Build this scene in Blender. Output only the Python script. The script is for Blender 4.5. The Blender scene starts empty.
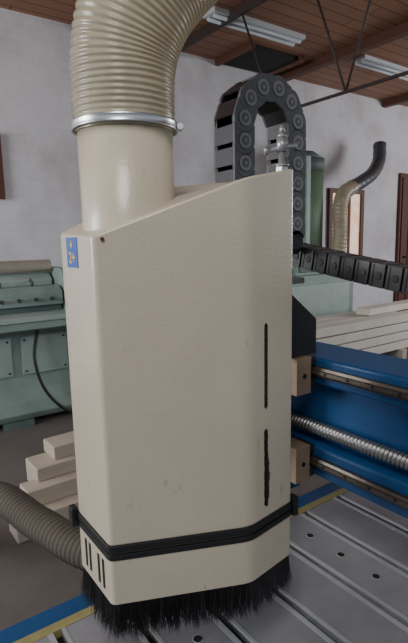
import bpy, bmesh, math, random
from mathutils import Vector, Matrix
random.seed(7)
COL=bpy.context.scene.collection
# ------------------------------------------------------------ camera
EYE=1.55; F=490.0; PITCH=math.radians(9.3); ROLL=math.radians(1.2); YAW=math.radians(35.5)
fx=Vector((math.sin(YAW),math.cos(YAW),0)); rt=Vector((fx.y,-fx.x,0)); up=Vector((0,0,1))
f=fx*math.cos(PITCH)-up*math.sin(PITCH); u=fx*math.sin(PITCH)+up*math.cos(PITCH)
r2=rt*math.cos(ROLL)-u*math.sin(ROLL); u2=u*math.cos(ROLL)+rt*math.sin(ROLL)
cd=bpy.data.cameras.new('camera'); cam=bpy.data.objects.new('camera',cd); COL.objects.link(cam)
m=Matrix((r2,u2,-f)).transposed().to_4x4(); m.translation=Vector((0,0,EYE)); cam.matrix_world=m
cd.sensor_fit='VERTICAL'; cd.sensor_height=24; cd.lens=F/643*24; cd.clip_start=0.02
bpy.context.scene.camera=cam

# ------------------------------------------------------------ materials
def mat(name,col,rough=.5,metal=0,var=.0,vscale=8,bump=0,bscale=60,col2=None,coat=0,spec=.5,trans=0):
    M=bpy.data.materials.new(name); M.use_nodes=True; nt=M.node_tree; N=nt.nodes; L=nt.links
    b=N['Principled BSDF']; b.inputs['Roughness'].default_value=rough; b.inputs['Metallic'].default_value=metal
    b.inputs['Specular IOR Level'].default_value=spec
    b.inputs['Coat Weight'].default_value=coat; b.inputs['Coat Roughness'].default_value=.15
    c=(*col,1); c2=(*(col2 or [x*.55 for x in col]),1)
    tc=N.new('ShaderNodeTexCoord')
    n=N.new('ShaderNodeTexNoise'); n.inputs['Scale'].default_value=vscale; n.inputs['Detail'].default_value=6; n.inputs['Roughness'].default_value=.65
    L.new(tc.outputs['Object'],n.inputs['Vector'])
    r=N.new('ShaderNodeValToRGB'); r.color_ramp.elements[0].position=.35; r.color_ramp.elements[1].position=.7
    r.color_ramp.elements[0].color=c
    r.color_ramp.elements[1].color=tuple(c[i]*(1-var)+c2[i]*var for i in range(3))+(1,)
    L.new(n.outputs['Fac'],r.inputs['Fac']); L.new(r.outputs['Color'],b.inputs['Base Color'])
    if bump:
        n2=N.new('ShaderNodeTexNoise'); n2.inputs['Scale'].default_value=bscale; n2.inputs['Detail'].default_value=3
        L.new(tc.outputs['Object'],n2.inputs['Vector'])
        bp=N.new('ShaderNodeBump'); bp.inputs['Strength'].default_value=bump; bp.inputs['Distance'].default_value=.01
        L.new(n2.outputs['Fac'],bp.inputs['Height']); L.new(bp.outputs['Normal'],b.inputs['Normal'])
    if trans:
        out=N['Material Output']; tl=N.new('ShaderNodeBsdfTranslucent'); ms=N.new('ShaderNodeMixShader'); ms.inputs['Fac'].default_value=trans
        L.new(r.outputs['Color'],tl.inputs['Color']); L.new(b.outputs['BSDF'],ms.inputs[1]); L.new(tl.outputs['BSDF'],ms.inputs[2]); L.new(ms.outputs['Shader'],out.inputs['Surface'])
    return M
def nodes(M): return M.node_tree.nodes, M.node_tree.links
def cream(name,col):
    M=mat(name,col,.32,var=.18,vscale=5,bump=.10,bscale=230,coat=.4)
    N,L=nodes(M); b=N['Principled BSDF']; src=b.inputs['Base Color'].links[0].from_socket
    tc=[n for n in N if n.type=='TEX_COORD'][0]
    nn=N.new('ShaderNodeTexNoise'); nn.inputs['Scale'].default_value=30; nn.inputs['Detail'].default_value=8; nn.inputs['Roughness'].default_value=.7
    mp=N.new('ShaderNodeMapping'); mp.inputs['Scale'].default_value=(1,1,.45); L.new(tc.outputs['Object'],mp.inputs['Vector']); L.new(mp.outputs['Vector'],nn.inputs['Vector'])
    rr=N.new('ShaderNodeValToRGB'); rr.color_ramp.elements[0].position=.63; rr.color_ramp.elements[1].position=.73; rr.color_ramp.elements[0].color=(0,0,0,1); rr.color_ramp.elements[1].color=(.65,.65,.65,1)
    L.new(nn.outputs['Fac'],rr.inputs['Fac'])
    mx=N.new('ShaderNodeMixRGB'); mx.inputs['Color2'].default_value=(.24,.18,.12,1); L.new(rr.outputs['Color'],mx.inputs['Fac']); L.new(src,mx.inputs['Color1']); L.new(mx.outputs['Color'],b.inputs['Base Color'])
    return M
CREAM=cream('cream_paint',(.59,.52,.405))
BLACK=mat('black_rubber',(.012,.012,.014),.45,var=.3)
SLOTM=mat('slot_black',(.006,.005,.005),.8)
RUSTM=mat('rust_brown',(.06,.03,.018),.8,var=.6,vscale=60)
CHIP=mat('paint_chip_red',(.10,.03,.02),.8)
BRIST=mat('bristle_black',(.01,.01,.012),.42)
CHROME=mat('zinc_steel',(.68,.69,.72),.30,1,var=.3,vscale=30)
ZINC=mat('bright_zinc',(.55,.56,.58),.35,.6,var=.3,vscale=30)
STEEL=mat('rail_steel',(.26,.225,.195),.45,1,var=.7,vscale=14)
SCREWM=mat('screw_steel',(.44,.43,.43),.40,1,var=.5,vscale=14)
DSTEEL=mat('dark_steel',(.030,.030,.035),.5,.3,var=.4,vscale=10)
ALU=mat('tan_block',(.36,.265,.18),.5,.2,var=.5,vscale=14)
BLUE=mat('blue_enamel',(.009,.078,.235),.38,var=.5,vscale=6)
STBLUE=mat('sticker_blue',(.008,.10,.42),.35,var=.3,vscale=60)
YEL=mat('yellow_print',(.80,.56,.03),.4)
YEDGE=mat('ochre_edge',(.34,.30,.13),.6,var=.6,vscale=20)
PLATE=mat('chain_plate',(.115,.12,.135),.30,var=.6,vscale=30)
CHB=mat('chain_black',(.013,.013,.016),.36,var=.4,vscale=20)
BOSS=mat('chain_pin',(.26,.265,.285),.30,var=.4,vscale=40)
HOSE=mat('hose_cream_plastic',(.60,.545,.42),.28,var=.55,vscale=11,coat=.5,trans=.38,col2=(.34,.28,.19))
HOSE2=mat('hose_tan_dusty',(.095,.080,.064),.85,var=.5,vscale=10)
TABLE=mat('table_laminate',(.265,.27,.29),.25,var=.55,vscale=9,col2=(.14,.135,.14))
SLOTA=mat('slot_aluminium',(.50,.52,.55),.32,.3,var=.5,vscale=12)
TEAL=mat('teal_paint',(.245,.335,.305),.5,var=.5,vscale=4)
TEALD=mat('teal_dark',(.11,.16,.15),.6,var=.4)
TEALL=mat('teal_light',(.36,.45,.42),.45,var=.4,vscale=6)
WOOD=mat('pale_pine',(.48,.43,.36),.65,var=.5,vscale=6,col2=(.32,.25,.18))
WOODW=mat('white_planed_wood',(.70,.67,.60),.6,var=.35,vscale=6,col2=(.50,.44,.35))
BWOOD=mat('brown_wood',(.11,.042,.026),.6,var=.4,vscale=10)
GALV=mat('galvanised_duct',(.10,.105,.12),.4,.5,var=.4,vscale=6)
WHITEP=mat('lamp_diffuser',(.54,.57,.60),.4)
GREEN=mat('green_filter_cloth',(.15,.24,.15),.6,var=.5,vscale=5)
TRUSS=mat('truss_iron',(.045,.03,.026),.6,var=.3)
GLASS=mat('window_pane',(.16,.13,.11),.2)
PANE=mat('bright_pane',(.85,.42,.20),.4,var=1,vscale=2.2,col2=(.9,.85,.8)); N,L=nodes(PANE); b=N['Principled BSDF']; L.new(b.inputs['Base Color'].links[0].from_socket,b.inputs['Emission Color']); b.inputs['Emission Strength'].default_value=.75

WALL=bpy.data.materials.new('whitewashed_brick'); WALL.use_nodes=True; N,L=nodes(WALL); b=N['Principled BSDF']; b.inputs['Roughness'].default_value=.9
tc=N.new('ShaderNodeTexCoord'); mp=N.new('ShaderNodeMapping'); mp.inputs['Rotation'].default_value=(math.radians(90),0,0)
L.new(tc.outputs['Object'],mp.inputs['Vector'])
br=N.new('ShaderNodeTexBrick'); br.inputs['Scale'].default_value=1; br.inputs['Brick Width'].default_value=.26; br.inputs['Row Height'].default_value=.085; br.inputs['Mortar Size'].default_value=.006; br.inputs['Mortar Smooth'].default_value=1
br.inputs['Color1'].default_value=(.68,.675,.715,1); br.inputs['Color2'].default_value=(.665,.66,.70,1); br.inputs['Mortar'].default_value=(.62,.61,.65,1)
L.new(mp.outputs['Vector'],br.inputs['Vector'])
no=N.new('ShaderNodeTexNoise'); no.inputs['Scale'].default_value=1.4; no.inputs['Detail'].default_value=9; no.inputs['Roughness'].default_value=.6; L.new(tc.outputs['Object'],no.inputs['Vector'])
rp=N.new('ShaderNodeValToRGB'); rp.color_ramp.elements[0].position=.33; rp.color_ramp.elements[0].color=(.76,.73,.72,1); rp.color_ramp.elements[1].position=.58; rp.color_ramp.elements[1].color=(1,1,1,1); L.new(no.outputs['Fac'],rp.inputs['Fac'])
mu=N.new('ShaderNodeMixRGB'); mu.blend_type='MULTIPLY'; mu.inputs['Fac'].default_value=1; L.new(br.outputs['Color'],mu.inputs['Color1']); L.new(rp.outputs['Color'],mu.inputs['Color2']); L.new(mu.outputs['Color'],b.inputs['Base Color'])
bp=N.new('ShaderNodeBump'); bp.inputs['Strength'].default_value=.10; bp.inputs['Distance'].default_value=.01; bp.invert=True; L.new(br.outputs['Fac'],bp.inputs['Height']); L.new(bp.outputs['Normal'],b.inputs['Normal'])
CEIL=bpy.data.materials.new('brown_ceiling_boards'); CEIL.use_nodes=True; N,L=nodes(CEIL); b=N['Principled BSDF']; b.inputs['Roughness'].default_value=.6
tc=N.new('ShaderNodeTexCoord')
br=N.new('ShaderNodeTexBrick'); br.inputs['Scale'].default_value=1; br.inputs['Brick Width'].default_value=3.0; br.inputs['Row Height'].default_value=.16; br.inputs['Mortar Size'].default_value=.008
br.inputs['Color1'].default_value=(.31,.145,.085,1); br.inputs['Color2'].default_value=(.255,.12,.07,1); br.inputs['Mortar'].default_value=(.09,.038,.027,1)
L.new(tc.outputs['Object'],br.inputs['Vector']); L.new(br.outputs['Color'],b.inputs['Base Color'])
FLOORM=mat('dusty_concrete',(.14,.122,.112),.8,var=.6,vscale=2.2,bump=.2,bscale=30)

# ------------------------------------------------------------ mesh building
class MB:
    def __init__(s): s.v=[]; s.f=[]; s.mi=[]; s.mats=[]; s.sm=[]
    def m(s,M):
        if M not in s.mats: s.mats.append(M)
        return s.mats.index(M)
    def add(s,vs,fs,M,smooth=False):
        o=len(s.v); k=s.m(M); s.v+= [tuple(v) for v in vs]
        for fc in fs: s.f.append([o+i for i in fc]); s.mi.append(k); s.sm.append(smooth)
        return s
    def box(s,x0,x1,y0,y1,z0,z1,M,T=None):
        vs=[Vector((x,y,z)) for x in (x0,x1) for y in (y0,y1) for z in (z0,z1)]
        if T: vs=[T@v for v in vs]
        return s.add(vs,[(0,1,3,2),(4,6,7,5),(0,4,5,1),(2,3,7,6),(0,2,6,4),(1,5,7,3)],M)
    def prism(s,poly,z0,z1,M,T=None,smooth=False):
        n=len(poly); zz0=z0 if isinstance(z0,list) else [z0]*n; zz1=z1 if isinstance(z1,list) else [z1]*n
        vs=[Vector((p[0],p[1],zz0[i])) for i,p in enumerate(poly)]+[Vector((p[0],p[1],zz1[i])) for i,p in enumerate(poly)]
        if T: vs=[T@v for v in vs]
        fs=[tuple(reversed(range(n))),tuple(range(n,2*n))]
        s.add(vs,fs,M); o=len(s.v)-2*n; k=s.m(M)
        for i in range(n):
            j=(i+1)%n; s.f.append([o+i,o+j,o+n+j,o+n+i]); s.mi.append(k); s.sm.append(smooth)
        return s
    def cyl(s,p0,p1,r,M,seg=20,r1=None,smooth=True):
        p0=Vector(p0);p1=Vector(p1); d=(p1-p0).normalized(); a=d.orthogonal().normalized(); b2=d.cross(a)
        r1=r if r1 is None else r1
        vs=[p0+(a*math.cos(t)+b2*math.sin(t))*r for t in [2*math.pi*i/seg for i in range(seg)]]+[p1+(a*math.cos(t)+b2*math.sin(t))*r1 for t in [2*math.pi*i/seg for i in range(seg)]]
        s.add(vs,[tuple(reversed(range(seg))),tuple(range(seg,2*seg))],M); o=len(s.v)-2*seg; k=s.m(M)
        for i in range(seg):
            j=(i+1)%seg; s.f.append([o+i,o+j,o+seg+j,o+seg+i]); s.mi.append(k); s.sm.append(smooth)
        return s
    def tube(s,path,rf,step,M,seg=40,cap=True):
        pts=[Vector(p) for p in path]; P=[pts[0]*2-pts[1]]+pts+[pts[-1]*2-pts[-2]]
        fine=[]
        for i in range(1,len(P)-2):
            for k in range(40):
                t=k/40; a,b_,c,d=P[i-1],P[i],P[i+1],P[i+2]
                fine.append(.5*((2*b_)+(c-a)*t+(2*a-5*b_+4*c-d)*t*t+(3*b_-a-3*c+d)*t**3))
        fine.append(pts[-1])
        cum=[0]
        for i in range(1,len(fine)): cum.append(cum[-1]+(fine[i]-fine[i-1]).length)
        T=cum[-1]; n=max(2,int(T/step)); res=[];j=0
        for i in range(n+1):
            sv=T*i/n
            while j<len(cum)-2 and cum[j+1]<sv: j+=1
            res.append((fine[j].lerp(fine[j+1],(sv-cum[j])/max(1e-9,cum[j+1]-cum[j])),sv))
        tan=(res[1][0]-res[0][0]).normalized(); a=tan.orthogonal().normalized(); o=len(s.v)
        for i,(p,sv) in enumerate(res):
            t2=((res[min(i+1,n)][0])-(res[max(i-1,0)][0])).normalized()
            a=(a-t2*a.dot(t2)).normalized(); b_=t2.cross(a)
            for q in range(seg):
                an=2*math.pi*q/seg; r=rf(sv,an); s.v.append(tuple(p+(a*math.cos(an)+b_*math.sin(an))*r))
        k1=s.m(M)
        for i in range(n):
            for q in range(seg):
                w=(q+1)%seg; s.f.append([o+i*seg+q,o+i*seg+w,o+(i+1)*seg+w,o+(i+1)*seg+q]); s.sm.append(True); s.mi.append(k1)
        if cap:
            s.f.append([o+q for q in reversed(range(seg))]); s.mi.append(k1); s.sm.append(False)
            s.f.append([o+n*seg+q for q in range(seg)]); s.mi.append(k1); s.sm.append(False)
        return s
    def mesh(s,name):
        me=bpy.data.meshes.new(name); me.from_pydata(s.v,[],s.f)
        for M in s.mats: me.materials.append(M)
        me.polygons.foreach_set('material_index',s.mi); me.polygons.foreach_set('use_smooth',s.sm)
        bm=bmesh.new(); bm.from_mesh(me); bmesh.ops.recalc_face_normals(bm,faces=bm.faces); bm.to_mesh(me); bm.free()
        me.update(); return me
def obj(name,mb,parent=None,label=None,cat=None,group=None,kind=None,bevel=0,bseg=2,loc=None):
    me=mb.mesh(name) if isinstance(mb,MB) else mb
    o=bpy.data.objects.new(name,me); COL.objects.link(o)
    if loc is not None and isinstance(mb,MB):
        me.transform(Matrix.Translation(-Vector(loc))); o.location=loc
    if parent:
        o.parent=parent; o.location=-parent.location
    if label: o['label']=label
    if cat: o['category']=cat
    if group: o['group']=group
    if kind: o['kind']=kind
    if bevel:
        md=o.modifiers.new('bevel','BEVEL'); md.width=bevel; md.segments=bseg; md.limit_method='ANGLE'; md.angle_limit=math.radians(35)
    return o
def empty(name,loc,label,cat,group=None):
    o=bpy.data.objects.new(name,None); o.empty_display_size=.05; o.location=loc; COL.objects.link(o); o['label']=label; o['category']=cat
    if group:o['group']=group
    return o

# ------------------------------------------------------------ setting
WY=5.2; CZ=3.77
obj('floor',MB().box(-4,10,-3,WY+.2,-.1,0,FLOORM),kind='structure')
obj('ceiling',MB().box(-4,10,-3,WY+.2,CZ,CZ+.1,CEIL),kind='structure')
obj('wall_back',MB().box(-4,10,WY,WY+.2,0,CZ,WALL),kind='structure')
obj('wall_right',MB().box(10,10.2,-3,WY+.2,0,CZ,WALL),kind='structure')
def window(name,x0,x1,z0,z1,bars,pane):
    wb=MB(); t=.07
    wb.box(x0,x1,WY-.05,WY-.001,z0,z0+t,BWOOD).box(x0,x1,WY-.05,WY-.001,z1-t,z1,BWOOD).box(x0,x0+t,WY-.05,WY-.001,z0+t,z1-t,BWOOD).box(x1-t,x1,WY-.05,WY-.001,z0+t,z1-t,BWOOD)
    for xb in bars: wb.box(xb,xb+.04,WY-.04,WY-.001,z0+t,z1-t,BWOOD)
    wb.box(x0+t,x1-t,WY-.015,WY-.001,z0+t,z1-t,pane)
    obj(name,wb,kind='structure')
window('window_1',.45,1.31,2.0,2.62,(.86,),GLASS)
window('window_2',6.1,6.95,1.2,2.32,(6.58,),PANE)
dm=MB().box(7.95,9.3,WY-.05,WY-.001,0,2.65,BWOOD)
for i in range(6): dm.box(8.0+i*.22,8.19+i*.22,WY-.07,WY-.05,.05,2.58,BWOOD)
dm.cyl((8.1,WY-.12,1.2),(8.1,WY-.07,1.2),.02,DSTEEL)
obj('door_1',dm,kind='structure')
obj('trim_1',MB().box(4.0,4.75,4.55,5.15,CZ-.05,CZ-.001,SLOTM).box(3.95,4.0,4.5,5.19,CZ-.07,CZ-.001,BWOOD).box(4.75,4.8,4.5,5.19,CZ-.07,CZ-.001,BWOOD),kind='structure')
for i,x in enumerate((2.35,5.0,7.4)):
    obj('trim_%d'%(i+2),MB().box(x,x+.1,-3,WY-.001,CZ-.10,CZ-.001,BWOOD),kind='structure')
for x0 in (3.1,5.4):
    e=empty('fluorescent_lamp',(x0+.6,4.15,CZ-.001),'white twin-tube fluorescent lamp fixed under the brown ceiling','lamp','ceiling fluorescent lamps')
    obj('lamp_housing',MB().box(x0,x0+1.25,4.06,4.26,CZ-.045,CZ-.001,WHITEP),e)
    for yy in (4.11,4.21): obj('lamp_tube',MB().cyl((x0+.03,yy,CZ-.064),(x0+1.22,yy,CZ-.064),.018,WHITEP,12),e)
tr=MB(); X=3.3
tr.cyl((X,-.2,2.68),(X,3.45,2.68),.014,TRUSS,8)
tr.box(X-.02,X+.02,-.2,WY-.01,3.68,3.77-.002,TRUSS)
for a,b_ in (((2.65,2.68),(2.3,3.70)),((2.65,2.68),(3.05,3.70)),((1.6,2.68),(2.1,3.70)),((3.45,2.68),(3.9,3.70)),((1.6,2.68),(.9,3.70))):
    tr.cyl((X,a[0],a[1]),(X,b_[0],b_[1]),.010,TRUSS,8)
obj('roof_truss',tr,label='thin dark iron truss with diagonal rods under the ceiling',cat='roof truss',loc=(X,2.5,3.7))

# ------------------------------------------------------------ CNC table
tz=.80
tb=empty('router_table',(.9,.1,0),'grey slotted machine table with round holes and blue steel frame','machine table')
slots=[-.73+.14*i for i in range(19)]
top=MB(); xs=[-.8]+slots+[1.86]; Y0,Y1=-1.2,.87; g=.0095
for i in range(len(xs)-1):
    x0=xs[i]+(g if i else 0); x1=xs[i+1]-(g if i<len(xs)-2 else 0)
    top.box(x0,x1,Y0,Y1,tz-.03,tz,TABLE)
top.box(-.8,1.86,Y0,Y1,tz-.04,tz-.0301,TABLE)
obj('table_top',top,tb)
for s_ in slots[6:]:
    sm=MB()
    sm.box(s_-g-.010,s_-g+.001,Y0,Y1,tz-.025,tz+.0008,SLOTA).box(s_+g-.001,s_+g+.006,Y0,Y1,tz-.025,tz+.0008,SLOTA)
    sm.box(s_-g,s_+g,Y0,Y1,tz-.029,tz-.016,SLOTM)
    obj('clamping_slot',sm,tb,label='dark clamping slot with bright aluminium edges')
for hx in (.88,.46,1.30):
    for k in range(10):
        hy=.785-.0975*k; hm=MB().cyl((hx,hy,tz-.001),(hx,hy,tz+.0008),.0085,SLOTM,16).cyl((hx,hy,tz-.001),(hx,hy,tz+.0004),.0105,SLOTA,16)
        obj('clamping_hole',hm,tb,label='dark countersunk hole')
obj('edge_strip',MB().box(-.8,1.86,Y1,Y1+.022,tz-.03,tz+.001,YEDGE),tb,label='ochre edge strip')
fr=MB().box(-.82,1.88,Y1+.022,Y1+.075,tz-.14,tz-.004,BLUE).box(-.82,1.88,Y0,Y0+.08,tz-.14,tz-.041,BLUE)
fr.box(-.82,-.74,Y0+.08,Y1+.022,tz-.14,tz-.041,BLUE).box(1.80,1.88,Y0+.08,Y1+.022,tz-.14,tz-.041,BLUE)
for lx in (-.82,.5,1.78):
    for ly in (Y0,Y1-.025): fr.box(lx,lx+.1,ly,ly+.1,0,tz-.13,BLUE)
obj('frame',fr,tb,label='blue enamelled steel frame',bevel=.003)

# ------------------------------------------------------------ gantry beam
gb=empty('gantry_beam',(.9,.2,1.0),'blue steel gantry beam with two steel rails and a ball screw','gantry')
BY0,BY1=-.75,1.12
prof=[(.83,1.003),(.83,1.075),(.868,1.082),(.868,1.218),(.83,1.225),(.83,1.285),(.95,1.292),(.95,1.003)]
T=Matrix(((1,0,0,0),(0,0,1,0),(0,1,0,0),(0,0,0,1)))
obj('beam',MB().prism(prof,BY0,BY1,BLUE,T),gb,bevel=.006,bseg=3)
for zc in (1.257,1.042):
    r=MB(); r.prism([(.829,zc-.011),(.829,zc+.011),(.819,zc+.011),(.817,zc+.005),(.813,zc+.004),(.813,zc-.004),(.817,zc-.005),(.819,zc-.011)],BY0+.02,BY1-.02,STEEL,T)
    k=BY0+.06
    while k<BY1-.05:
        r.cyl((.8195,k,zc),(.8125,k,zc),.0035,SLOTM,10); k+=.06
    obj('linear_rail',r,gb,label='dull brownish steel linear guide rail')
sc=MB().tube([(.844,BY0+.03,1.114),(.844,.2,1.114),(.844,BY1-.03,1.114)],lambda s,a:.0150+.0019*math.sin(2*math.pi*s/.0095+a),.0014,SCREWM,18)
obj('ball_screw',sc,gb,label='coarse-threaded grey ball screw')
for yy in (BY0+.02,BY1-.05): obj('screw_bearing',MB().box(.815,.869,yy,yy+.04,1.085,1.145,DSTEEL),gb,bevel=.003)
for lx in (BY0,BY1-.14):
    obj('gantry_post',MB().box(.95,1.05,lx,lx+.14,.802,1.29,BLUE),gb,bevel=.003)
obj('chain_bracket',MB().box(.93,.97,.965,1.04,1.285,1.502,DSTEEL),gb,label='dark upright bracket carrying the cable chain')

# ------------------------------------------------------------ spindle carriage
cg=empty('spindle_carriage',(.76,.85,1.0),'dark steel spindle carriage riding on the blue gantry rails','machine carriage')
obj('carriage_plate',MB().box(.74,.765,.775,.93,1.0,1.49,DSTEEL),cg,bevel=.003)
for z0 in (1.208,1.000):
    bl=MB().box(.766,.811,.728,.815,z0,z0+.084,ALU).box(.811,.829,.730,.813,z0+.004,z0+.028,DSTEEL).box(.811,.829,.730,.813,z0+.062,z0+.080,DSTEEL)
    bl.cyl((.79,.7285,z0+.042),(.79,.7265,z0+.042),.006,SLOTM,12)
    obj('bearing_block',bl,cg,label='tan bearing block',bevel=.002)
obj('gusset',MB().prism([(.70,1.2935),(.841,1.2935),(.841,1.372),(.745,1.447),(.70,1.452)],.742,.752,DSTEEL,T),cg,label='dark angular gusset plate')
obj('mounting_plate',MB().box(.66,.80,.74,.80,1.455,1.468,CHROME).box(.70,.775,.75,.80,1.468,1.486,DSTEEL),cg,label='bright steel mounting plate',bevel=.0015)
for z0 in (1.10,1.40): obj('hood_arm',MB().box(.60,.741,.80,.84,z0,z0+.04,DSTEEL),cg)
tf=MB(); qx,qy=.778,.79
tf.cyl((qx,qy,1.467),(qx,qy,1.74),.0075,ZINC,16).cyl((qx,qy,1.686),(qx,qy,1.704),.0140,ZINC,6,smooth=False).cyl((qx,qy,1.705),(qx,qy,1.709),.0155,ZINC,20).cyl((qx,qy,1.736),(qx,qy,1.765),.0115,ZINC,16).cyl((qx,qy,1.765),(qx,qy,1.774),.0115,ZINC,16,r1=.007).cyl((qx,qy,1.774),(qx,qy,1.790),.007,ZINC,16,r1=.004)
tf.cyl((qx-.027,qy+.019,1.738),(qx+.027,qy-.019,1.750),.0052,ZINC,12).cyl((qx-.031,qy+.022,1.7375),(qx-.024,qy+.017,1.739),.0084,ZINC,14)
obj('clamp_screw',tf,cg,label='bright upright steel clamp bolt with hex nut and cross handle')

# ------------------------------------------------------------ drag chains
def link_mesh(name,pitch,h,w,PL,CB,BS,t=.006):
    mb=MB(); R=h/2
    left=[(R*math.cos(a),R*math.sin(a)) for a in [math.pi/2+math.pi*i/14 for i in range(15)]]
    rr=R+.0012
    right=[(pitch+rr*math.cos(a),R*math.sin(a)) for a in [math.pi*1.5-math.pi*i/14 for i in range(15)]]
    right=[(min(p[0],pitch*.72),p[1]) for p in right]
    inner=[(pitch*.3,R*.90),(pitch*.3,-R*.90)]+[(pitch+R*.93*math.cos(a),R*.93*math.sin(a)) for a in [-math.pi/2+math.pi*i/12 for i in range(13)]]
    for sgn in (-1,1):
        yo=sgn*w/2
        a,b_=sorted((yo,yo-sgn*t)); mb.prism(left+right,a,b_,PL,T)
        a,b_=sorted((yo-sgn*t*.7,yo-sgn*1.9*t)); mb.prism(inner,a,b_,CB,T)
        mb.cyl((0,yo,0),(0,yo+sgn*.0026,0),R*.58,BS,22)
        mb.cyl((0,yo+sgn*.0026,0),(0,yo+sgn*.0031,0),R*.36,PL,16)
        mb.cyl((0,yo+sgn*.0031,0),(0,yo+sgn*.0037,0),R*.15,BS,12)
    for sgn in (-1,1):
        mb.box(-pitch*.10,pitch*.70,-w/2+t,w/2-t,sgn*R*.90-.003,sgn*R*.90+.003,CB)
    return mb.mesh(name)
def chain(name,pts,me,normal,label):
    e=empty(name,pts[0][0],label,'cable chain')
    for p,t in pts:
        t=t.normalized(); y=normal.normalized(); z=t.cross(y).normalized(); y=z.cross(t)
        o=bpy.data.objects.new('link',me); COL.objects.link(o)
        M=Matrix((t,y,z)).transposed().to_4x4(); M.translation=p-Vector(e.location)
        o.parent=e; o.matrix_local=M
        md=o.modifiers.new('bevel','BEVEL'); md.width=.0018; md.segments=2; md.limit_method='ANGLE'; md.angle_limit=math.radians(50)
    return e
xl,xr,zc=.729,.893,1.806; R=(xr-xl)/2; yc=.892; pit=.047
def arch(s):
    L1=zc-1.53; L2=math.pi*R
    if s<L1: return Vector((xl,yc,1.53+s))
    if s<L1+L2:
        a=math.pi-(s-L1)/R; return Vector((xl+R+R*math.cos(a),yc,zc+R*math.sin(a)))
    return Vector((xr,yc,zc-(s-L1-L2)))
pts=[];s=0
while s<(zc-1.53)+math.pi*R+(zc-1.57):
    p0=arch(s); p1=arch(s+pit); pts.append((p0,p1-p0)); s+=pit
chain('drag_chain',pts,link_mesh('link',pit,.058,.076,PLATE,CHB,BOSS),Vector((0,1,0)),'grey plastic cable chain looping upward in an arch behind the hood')
pts=[]; y=1.02
def hzz(y): return 1.458+ .12*(y-.55)+.10*max(0,(y-.55))**2
while y>.05:
    p0=Vector((.95,y,hzz(y))); p1=Vector((.95,y-.04,hzz(y-.04))); pts.append((p0,p1-p0)); y-=.04
lm2=MB()
for sg in (-1,1):
    yo=sg*.033
    a,b_=sorted((yo,yo-sg*.005)); lm2.box(.0005,.0365,a,b_,-.026,.026,CHB)
    a,b_=sorted((yo-sg*.0045,yo-sg*.009)); lm2.box(.026,.046,a,b_,-.023,.023,CHB)
    a,b_=sorted((yo,yo+sg*.0015)); lm2.box(.004,.009,a,b_,-.022,.022,CHB); lm2.cyl((.022,yo,0),(.022,yo+sg*.002,0),.008,DSTEEL,14)
    lm2.box(.002,.036,-.028,.028,sg*.0235-.002,sg*.0235+.002,CHB)
chain('drag_chain',pts,lm2.mesh('link_black'),Vector((1,0,0)),'black ribbed cable chain running level above the blue gantry beam')

# ------------------------------------------------------------ dust hood
hd=empty('dust_hood',(.44,.70,.978),'cream painted sheet-metal dust hood with black brush skirt','dust hood')
plan=[(.280,.660),(.490,.5665),(.601,.582),(.628,.72),(.47,.835),(.280,.791)]
ztop=[1.560,1.643,1.664,1.662,1.650,1.567]
def rounded(i_list):
    out=[];zt=[]
    for i,p in enumerate(plan):
        if i in i_list:
            L0=i_list[i]; P=Vector(p); A_=Vector(plan[i-1]); C_=Vector(plan[(i+1)%6]); za,zb,zc_=ztop[i-1],ztop[i],ztop[(i+1)%6]
            ka=L0/(A_-P).length; kc=L0/(C_-P).length
            for k in range(7):
                t=k/6; q=(1-t)**2*P.lerp(A_,ka)+2*t*(1-t)*P+t*t*P.lerp(C_,kc)
                out.append(tuple(q)); zt.append((1-t)**2*(zb+(za-zb)*ka)+2*t*(1-t)*zb+t*t*(zb+(zc_-zb)*kc))
        else: out.append(p); zt.append(ztop[i])
    return out,zt
rp_,rz=rounded({0:.009,1:.018,2:.006,5:.008})
n=len(rp_); zb0=1.080; hb=MB()
vs=[(p[0],p[1],zb0) for p in rp_]+[(p[0],p[1],rz[i]) for i,p in enumerate(rp_)]+[(.42,.70,1.616)]
hb.add(vs,[tuple(reversed(range(n)))]+[(i,(i+1)%n,n+(i+1)%n,n+i) for i in range(n)]+[(n+i,n+(i+1)%n,2*n) for i in range(n)],CREAM,True)
body=obj('hood_body',hb,hd,bevel=.004,bseg=3); body.data.set_sharp_from_angle(angle=math.radians(25)); body.modifiers['bevel'].angle_limit=math.radians(40); body.modifiers['bevel'].harden_normals=True
pc=(.37,.718)
pp=MB(); seg=64; rings=[(1.54,.0735),(1.735,.0735),(1.735,.069),(1.60,.069)]
vs=[];fs=[]
for z,r in rings:
    for q in range(seg): a=2*math.pi*q/seg; vs.append((pc[0]+r*math.cos(a),pc[1]+r*math.sin(a),z))
for i in range(3):
    for q in range(seg): w=(q+1)%seg; fs.append((i*seg+q,i*seg+w,(i+1)*seg+w,(i+1)*seg+q))
pp.add(vs,fs,CREAM,True)
obj('inlet_pipe',pp,hd,label='round cream inlet pipe')
def off(poly,d):
    out=[];n=len(poly)
    for i in range(n):
        p=Vector(poly[i]);a=Vector(poly[i-1]);c=Vector(poly[(i+1)%n])
        e1=(p-a).normalized();e2=(c-p).normalized();n1=Vector((e1.y,-e1.x));n2=Vector((e2.y,-e2.x))
        k=(n1+n2).normalized(); out.append(tuple(p+k*(d/max(.3,k.dot(n1)))))
    return out
rp2,_=rounded({0:.008,1:.014,2:.008,5:.008})
def shade(o):
    o.data.set_sharp_from_angle(angle=math.radians(25)); return o
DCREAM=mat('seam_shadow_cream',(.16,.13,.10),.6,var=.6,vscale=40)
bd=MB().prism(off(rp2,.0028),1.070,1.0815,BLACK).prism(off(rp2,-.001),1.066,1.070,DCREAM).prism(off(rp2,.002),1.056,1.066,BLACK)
obj('rubber_band',bd,hd,label='black rubber band around the seam',bevel=.001)
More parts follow.
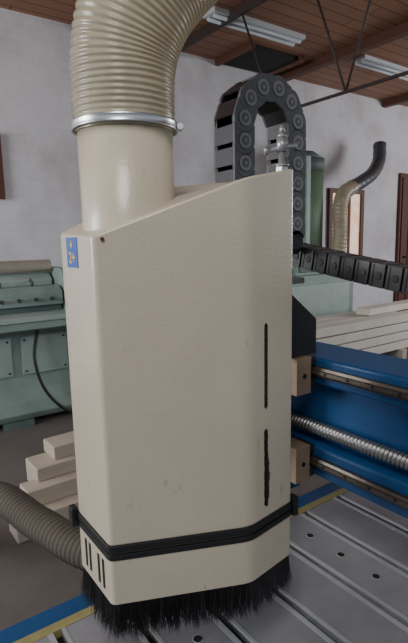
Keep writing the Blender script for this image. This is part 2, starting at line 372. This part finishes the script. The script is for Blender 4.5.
for (x,y) in ((.274,.797),(.608,.585)):
    obj('band_clip',MB().box(x-.006,x+.006,y-.009,y+.009,1.054,1.090,BLACK),hd,label='black band clip',bevel=.002)
shade(obj('lower_skirt',MB().prism(off(rp2,.0005),.979,1.056,CREAM,smooth=True),hd,label='removable cream lower ring'))
for yy in (.684,.702,.738,.755): obj('vent_slot',MB().box(.2785,.281,yy,yy+.007,.994,1.045,SLOTM),hd,label='dark vertical vent slot')
A,B=plan[1],plan[2]; dv=Vector((B[0]-A[0],B[1]-A[1],0)).normalized(); nv=Vector((dv.y,-dv.x,0))
def facecut(name,A,t,z0,z1,w,M,lab,jag=0,th=.0006,pw=None):
    base=Vector((*A,0))+dv*t
    pts=[];k=40
    for sg in (1,-1):
        for i in (range(k+1) if sg==1 else range(k,-1,-1)):
            z=z0+(z1-z0)*i/k; dz=min(z-z0,z1-z)
            if pw: e=w/2*math.sin(math.pi*(i+.25)/(k+.5))**pw
            else: e=w/2 if dz>w/2 else max(.0008,math.sqrt(max(0,(w/2)**2-(w/2-dz)**2)))
            pts.append((sg*e+random.uniform(-jag,jag),z))
    Tm=Matrix((dv,up,nv)).transposed().to_4x4(); Tm.translation=base
    return obj(name,MB().prism(pts,-.001,th,M,Tm),hd,label=lab)
facecut('slot',A,.040,1.276,1.419,.0078,SLOTM,'long black slot',.0003)
facecut('slot',A,.040,1.103,1.241,.0084,SLOTM,'long black slot with worn edges',.0007,.0007)
facecut('rust_edge',A,.0430,1.10,1.20,.0125,RUSTM,'brown worn paint beside the slot',.0012,.0004,.6)
obj('paint_chip',MB().cyl((.2925,.6528,1.556),(.292,.6518,1.556),.003,CHIP,9),hd,label='small dark red paint chip')
SX=.2797
sto=obj('sticker',MB().box(SX-.0006,SX+.0004,.716,.760,1.514,1.560,STBLUE),hd,label='blue sticker with yellow print')
cu=bpy.data.curves.new('sticker_text','FONT'); cu.body='2+'; cu.size=.024; cu.align_x='CENTER'; cu.extrude=.0002; cu.offset=.0003
to=bpy.data.objects.new('tmp',cu); COL.objects.link(to); bpy.context.view_layer.update()
me=bpy.data.meshes.new_from_object(to.evaluated_get(bpy.context.evaluated_depsgraph_get())); bpy.data.objects.remove(to)
me.materials.clear(); me.materials.append(YEL)
me.transform(Matrix(((0,0,-1,SX-.0009),(-1,0,0,.738),(0,1,0,1.521),(0,0,0,1))))
so=bpy.data.objects.new('sticker_print',me); COL.objects.link(so); so.parent=sto
dmd=MB(); dmd.add([(SX-.0011,.738+a,1.549+b_) for a,b_ in ((-.005,-.001),(-.002,.003),(0,.007),(.002,.003),(.005,-.001),(.002,-.003),(0,-.006),(-.002,-.003))],[tuple(range(8))],YEL)
dd=obj('sticker_mark',dmd); dd.parent=sto
bm_=MB()
for row in range(4):
    pl=off(rp2,-.003-.002*row)
    NP=len(pl)
    for i in range(NP):
        a=Vector((*pl[i],0)); c=Vector((*pl[(i+1)%NP],0)); d=c-a; nrm=Vector((d.y,-d.x,0)).normalized(); k=max(2,int(d.length/.0007))
        clump=0;cl2=0;ca=0
        for j in range(k):
            if j%9==0: clump=random.uniform(-.008,.006); cl2=random.uniform(-.006,.012); ca=random.uniform(-.008,.008)
            p=a+d*((j+random.random())/k); p.z=.985
            ln=.070+clump+random.uniform(-.006,.004)
            outw=nrm*(random.uniform(-.002,.007)+cl2*.8)+d.normalized()*(random.uniform(-.004,.004)+ca)
            q=p+outw*.35-up*ln*.5; e=p+outw*1.2-up*ln; w=.0006
            s1=d.normalized()*w; s2=nrm*w
            bm_.add([p-s1,p+s1,p+s2,q-s1,q+s1,q+s2,e],[(0,1,4,3),(1,2,5,4),(2,0,3,5),(3,4,6),(4,5,6),(5,3,6)],BRIST)
obj('brush',bm_,hd,label='black bristle brush skirt',kind='stuff')

# ------------------------------------------------------------ hose and clamp
hz_=MB(); pth=[(.37,.718,1.716),(.37,.718,1.77),(.371,.714,1.83),(.386,.700,1.885),(.425,.675,1.95),(.50,.63,2.02),(.60,.58,2.09)]
def hr(s,a):
    k=min(1,max(0,(s-.014)/.012))
    base=.0762+.0058*min(1,s/.22)
    ph=2*math.pi*s/.0088+a+.7*math.sin(s*60)+.3*math.sin(2*a+s*30)
    return base+k*(.0012*math.sin(ph)+.0009*math.sin(3*a+s*45))
hz_.tube(pth,hr,.0013,HOSE,72,cap=False)
obj('suction_hose',hz_,label='ribbed cream plastic suction hose rising from the hood',cat='hose',loc=(.37,.718,1.722))
ZC=1.7245
cl=empty('hose_clamp',(pc[0],pc[1],ZC),'zinc worm-drive hose clamp around the hose end','hose clamp')
c1=MB(); vs=[];fs=[]
prof2=[(-.0058,.0790),(-.0058,.0816),(-.004,.0809),(.004,.0809),(.0058,.0816),(.0058,.0790)]
for r,(z,rr_) in enumerate(prof2):
    for q in range(64): a=2*math.pi*q/64; vs.append((pc[0]+rr_*math.cos(a),pc[1]+rr_*math.sin(a),ZC+z))
for i in range(6):
    for q in range(64): w=(q+1)%64; j=(i+1)%6; fs.append((i*64+q,i*64+w,j*64+w,j*64+q))
c1.add(vs,fs,CHROME,True); obj('clamp_band',c1,cl)
ang=math.radians(-33); cx=pc[0]+.085*math.cos(ang); cy=pc[1]+.085*math.sin(ang); tn=Vector((-math.sin(ang),math.cos(ang),0)); cc=Vector((cx,cy,ZC))
obj('tightening_screw',MB().cyl(cc-tn*.012,cc+tn*.008,.004,CHROME,12).cyl(cc-tn*.016,cc-tn*.012,.0052,CHROME,6,smooth=False),cl,label='hex-headed tightening screw')
h2=MB().tube([(.05,3.3,.09),(.10,2.8,.12),(.20,2.3,.36),(.33,1.85,.63),(.41,1.55,.640),(.49,1.30,.635),(.62,1.10,.65),(.80,1.03,.68)],lambda s,a:.052+.0020*math.sin(2*math.pi*s/.018+a+.5*math.sin(s*20)),.0033,HOSE2,32)
obj('extraction_hose',h2,label='dusty tan ribbed extraction hose hanging beside the table',cat='hose',loc=(.43,1.5,.6))

# ------------------------------------------------------------ timber piles
def timber(x0,x1,y0,y1,z0,z1,rot,lab,grp,name='timber',M=WOOD,cat='timber'):
    l=((x0+x1)/2,(y0+y1)/2,z0)
    o=obj(name,MB().box(x0,x1,y0,y1,z0,z1,M),label=lab,cat=cat,group=grp,bevel=.004,bseg=1,loc=l); o.rotation_euler=(0,0,rot); return o
g1='sawn timbers piled on the floor'
timber(.55,2.3,2.52,2.68,0,.12,.03,'thick pale sawn timber lying on the concrete floor',g1)
timber(.70,2.4,2.74,2.88,0,.12,.03,'thick pale sawn timber lying on the concrete floor',g1)
timber(.78,2.4,2.94,3.08,0,.12,.03,'thick pale sawn timber lying on the concrete floor',g1)
timber(.64,2.4,2.62,2.76,.121,.22,.04,'pale sawn beam resting on top of the pile',g1)
timber(.74,2.3,2.84,2.98,.121,.22,.04,'pale sawn beam resting on top of the pile',g1)
timber(.72,2.4,2.70,2.90,.221,.30,.04,'pale sawn beam resting on top of the pile',g1)
timber(.84,2.4,2.76,2.93,.301,.38,.05,'pale sawn beam resting on top of the pile',g1)
g2='white boards stacked by the wall'
for lay in range(4):
    for k in range(3):
        dx=random.uniform(-.15,.15)
        timber(3.9+dx,6.0+dx,3.55+k*.21,3.74+k*.21,.13+lay*.115,.13+lay*.115+.10,random.uniform(-.006,.006),'pale planed board in a stack of boards',g2,'board',WOODW,'board')
timber(5.2,6.6,3.75,3.95,.585,.67,.03,'pale planed beam lying on top of the board stack',g2,'board',WOODW,'board')
for x in (4.2,5.6):
    timber(x,x+.1,3.5,4.2,0,.129,0,'short wooden bearer under the stacked boards','bearers under the board stack','bearer')

# ------------------------------------------------------------ teal shear machine
sh=empty('sheet_metal_shear',(1.0,4.5,0),'old pale teal sheet-metal shear standing by the wall','machine')
TX=Matrix(((0,0,1,0),(1,0,0,0),(0,1,0,0),(0,0,0,1)))
bodyp=[(4.95,.06),(4.95,.92),(4.16,.92),(4.16,.84),(4.24,.80),(4.24,.42),(4.22,.32),(4.18,.22),(4.16,.12),(4.20,.06)]
obj('machine_body',MB().prism(bodyp,-.6,2.5,TEAL,TX),sh,bevel=.01)
for x0,x1 in ((-.6,-.2),(.9,1.15),(2.1,2.5)): obj('foot',MB().box(x0,x1,4.18,5.0,0,.059,TEALD),sh)
for x0,x1 in ((-.4,1.02),(1.10,1.50),(1.66,2.4)):
    fp=MB().box(x0,x1,4.225,4.239,.45,.78,TEALL)
    for xx in (x0+.03,x1-.03):
        for zz in (.48,.75): fp.cyl((xx,4.226,zz),(xx,4.219,zz),.010,DSTEEL,10)
    obj('front_panel',fp,sh,bevel=.003)
obj('worktable',MB().box(-.6,2.5,3.98,4.45,.935,.975,TEALL).box(-.6,2.5,4.0,4.03,.87,.935,TEAL),sh,label='light teal front worktable ledge',bevel=.005)
obj('clamp_beam',MB().prism([(4.5,1.03),(4.5,1.19),(4.32,1.19),(4.25,1.14),(4.25,1.03)],-.6,1.5,TEAL,TX).box(-.6,1.5,4.3,4.55,.975,1.03,TEALD),sh,bevel=.005)
for i in range(14):
    x=-.42+i*.14
    if x<1.48: obj('clamp_bolt',MB().cyl((x,4.25,1.085),(x,4.222,1.085),.016,DSTEEL,12).cyl((x,4.222,1.085),(x,4.212,1.085),.009,STEEL,6),sh)
for i in range(7):
    x=-.35+i*.27
    obj('hold_down',MB().cyl((x,4.4,1.19),(x,4.4,1.235),.024,TEALD,12).cyl((x,4.4,1.235),(x,4.4,1.26),.012,STEEL,10),sh)
obj('top_beam',MB().prism([(4.9,.99),(4.9,1.30),(4.58,1.30),(4.5,1.24),(4.5,.99)],-.6,1.5,TEALL,TX),sh,bevel=.012)
obj('side_frame',MB().prism([(4.98,.07),(4.98,1.34),(4.35,1.34),(4.12,1.12),(4.10,.62),(4.16,.07)],1.52,1.62,TEAL,TX),sh,bevel=.01)
obj('guard_tube',MB().cyl((-.6,4.55,1.355),(1.50,4.55,1.36),.055,WOOD,20),sh,label='beige guard roller')
obj('cable',MB().tube([(1.24,4.19,.84),(1.18,4.14,.60),(1.24,4.10,.32),(1.42,4.08,.10),(1.65,4.06,.03)],lambda s,a:.014,.03,BLACK,8),sh,label='black power cable')

# ------------------------------------------------------------ teal extractor by far wall
cb=empty('dust_extractor',(5.2,4.75,0),'teal metal dust extractor with green filter column','dust extractor')
obj('cabinet',MB().box(4.3,5.75,4.4,5.05,0,1.08,TEAL).box(4.4,5.65,4.385,4.4,.15,.95,TEALL),cb,bevel=.01)
obj('control_box',MB().box(4.65,5.10,4.45,4.8,1.08,1.35,TEAL).box(4.7,5.05,4.43,4.45,1.12,1.3,TEALD),cb,bevel=.01)
obj('filter_column',MB().cyl((5.20,4.86,1.08),(5.20,4.86,2.45),.27,GREEN,28).cyl((5.20,4.86,2.45),(5.20,4.86,2.62),.28,TEALD,28).cyl((5.20,4.86,2.62),(5.20,4.86,2.72),.28,TEALD,28,r1=.14),cb,label='green cloth filter column')
obj('column_post',MB().box(4.88,4.95,4.5,4.57,1.08,2.6,TEAL),cb)
obj('duct',MB().tube([(6.74,4.75,2.95),(6.66,4.7,2.70),(6.45,4.65,2.50),(6.15,4.6,2.36),(5.85,4.57,2.25)],lambda s,a:.095+.003*math.sin(2*math.pi*s/.12),.03,GALV,24),cb,label='dark grey sheet-metal duct elbow')
obj('duct_hose',MB().tube([(5.88,4.57,2.26),(5.66,4.54,2.15),(5.54,4.5,1.95),(5.50,4.46,1.65),(5.48,4.46,1.4),(5.48,4.5,1.085)],lambda s,a:.100+.006*math.sin(2*math.pi*s/.05+a),.012,HOSE,24),cb,label='pale flexible hose')

# ------------------------------------------------------------ light
W=bpy.data.worlds.new('world'); bpy.context.scene.world=W; W.use_nodes=True; N=W.node_tree.nodes; L=W.node_tree.links
bg=N['Background']; tc=N.new('ShaderNodeTexCoord'); sx=N.new('ShaderNodeSeparateXYZ'); L.new(tc.outputs['Generated'],sx.inputs['Vector'])
cr=N.new('ShaderNodeValToRGB'); cr.color_ramp.elements[0].position=.46; cr.color_ramp.elements[0].color=(.12,.115,.11,1); cr.color_ramp.elements[1].position=.57; cr.color_ramp.elements[1].color=(.82,.90,1,1)
mr=N.new('ShaderNodeMapRange'); mr.inputs['From Min'].default_value=-1; mr.inputs['From Max'].default_value=1; L.new(sx.outputs['Z'],mr.inputs['Value']); L.new(mr.outputs['Result'],cr.inputs['Fac']); L.new(cr.outputs['Color'],bg.inputs['Color'])
bg.inputs['Strength'].default_value=.58
def area(name,loc,target,sx_,sy_,en,col):
    l=bpy.data.lights.new(name,'AREA'); l.shape='RECTANGLE'; l.size=sx_; l.size_y=sy_; l.energy=en; l.color=col
    o=bpy.data.objects.new(name,l); COL.objects.link(o); o.location=loc
    o.rotation_euler=(Vector(target)-Vector(loc)).to_track_quat('-Z','Y').to_euler(); return o
area('fill_light',(-3.6,3.2,2.2),(2.5,4.4,1.7),2.5,1.8,200,(.98,.99,1))  # added area fill from the open left side; no window is built there
area('fill_light',(9.7,1.0,2.2),(4,4,2.2),3,1.8,240,(.96,.98,1))  # added area fill standing before the right wall, which has no window
area('hood_key_light',(-.55,-.35,3.0),(.45,.65,1.75),.6,1.1,26,(1,.985,.95))  # unseen key light added to shape the hood's shading and highlight, no real lamp
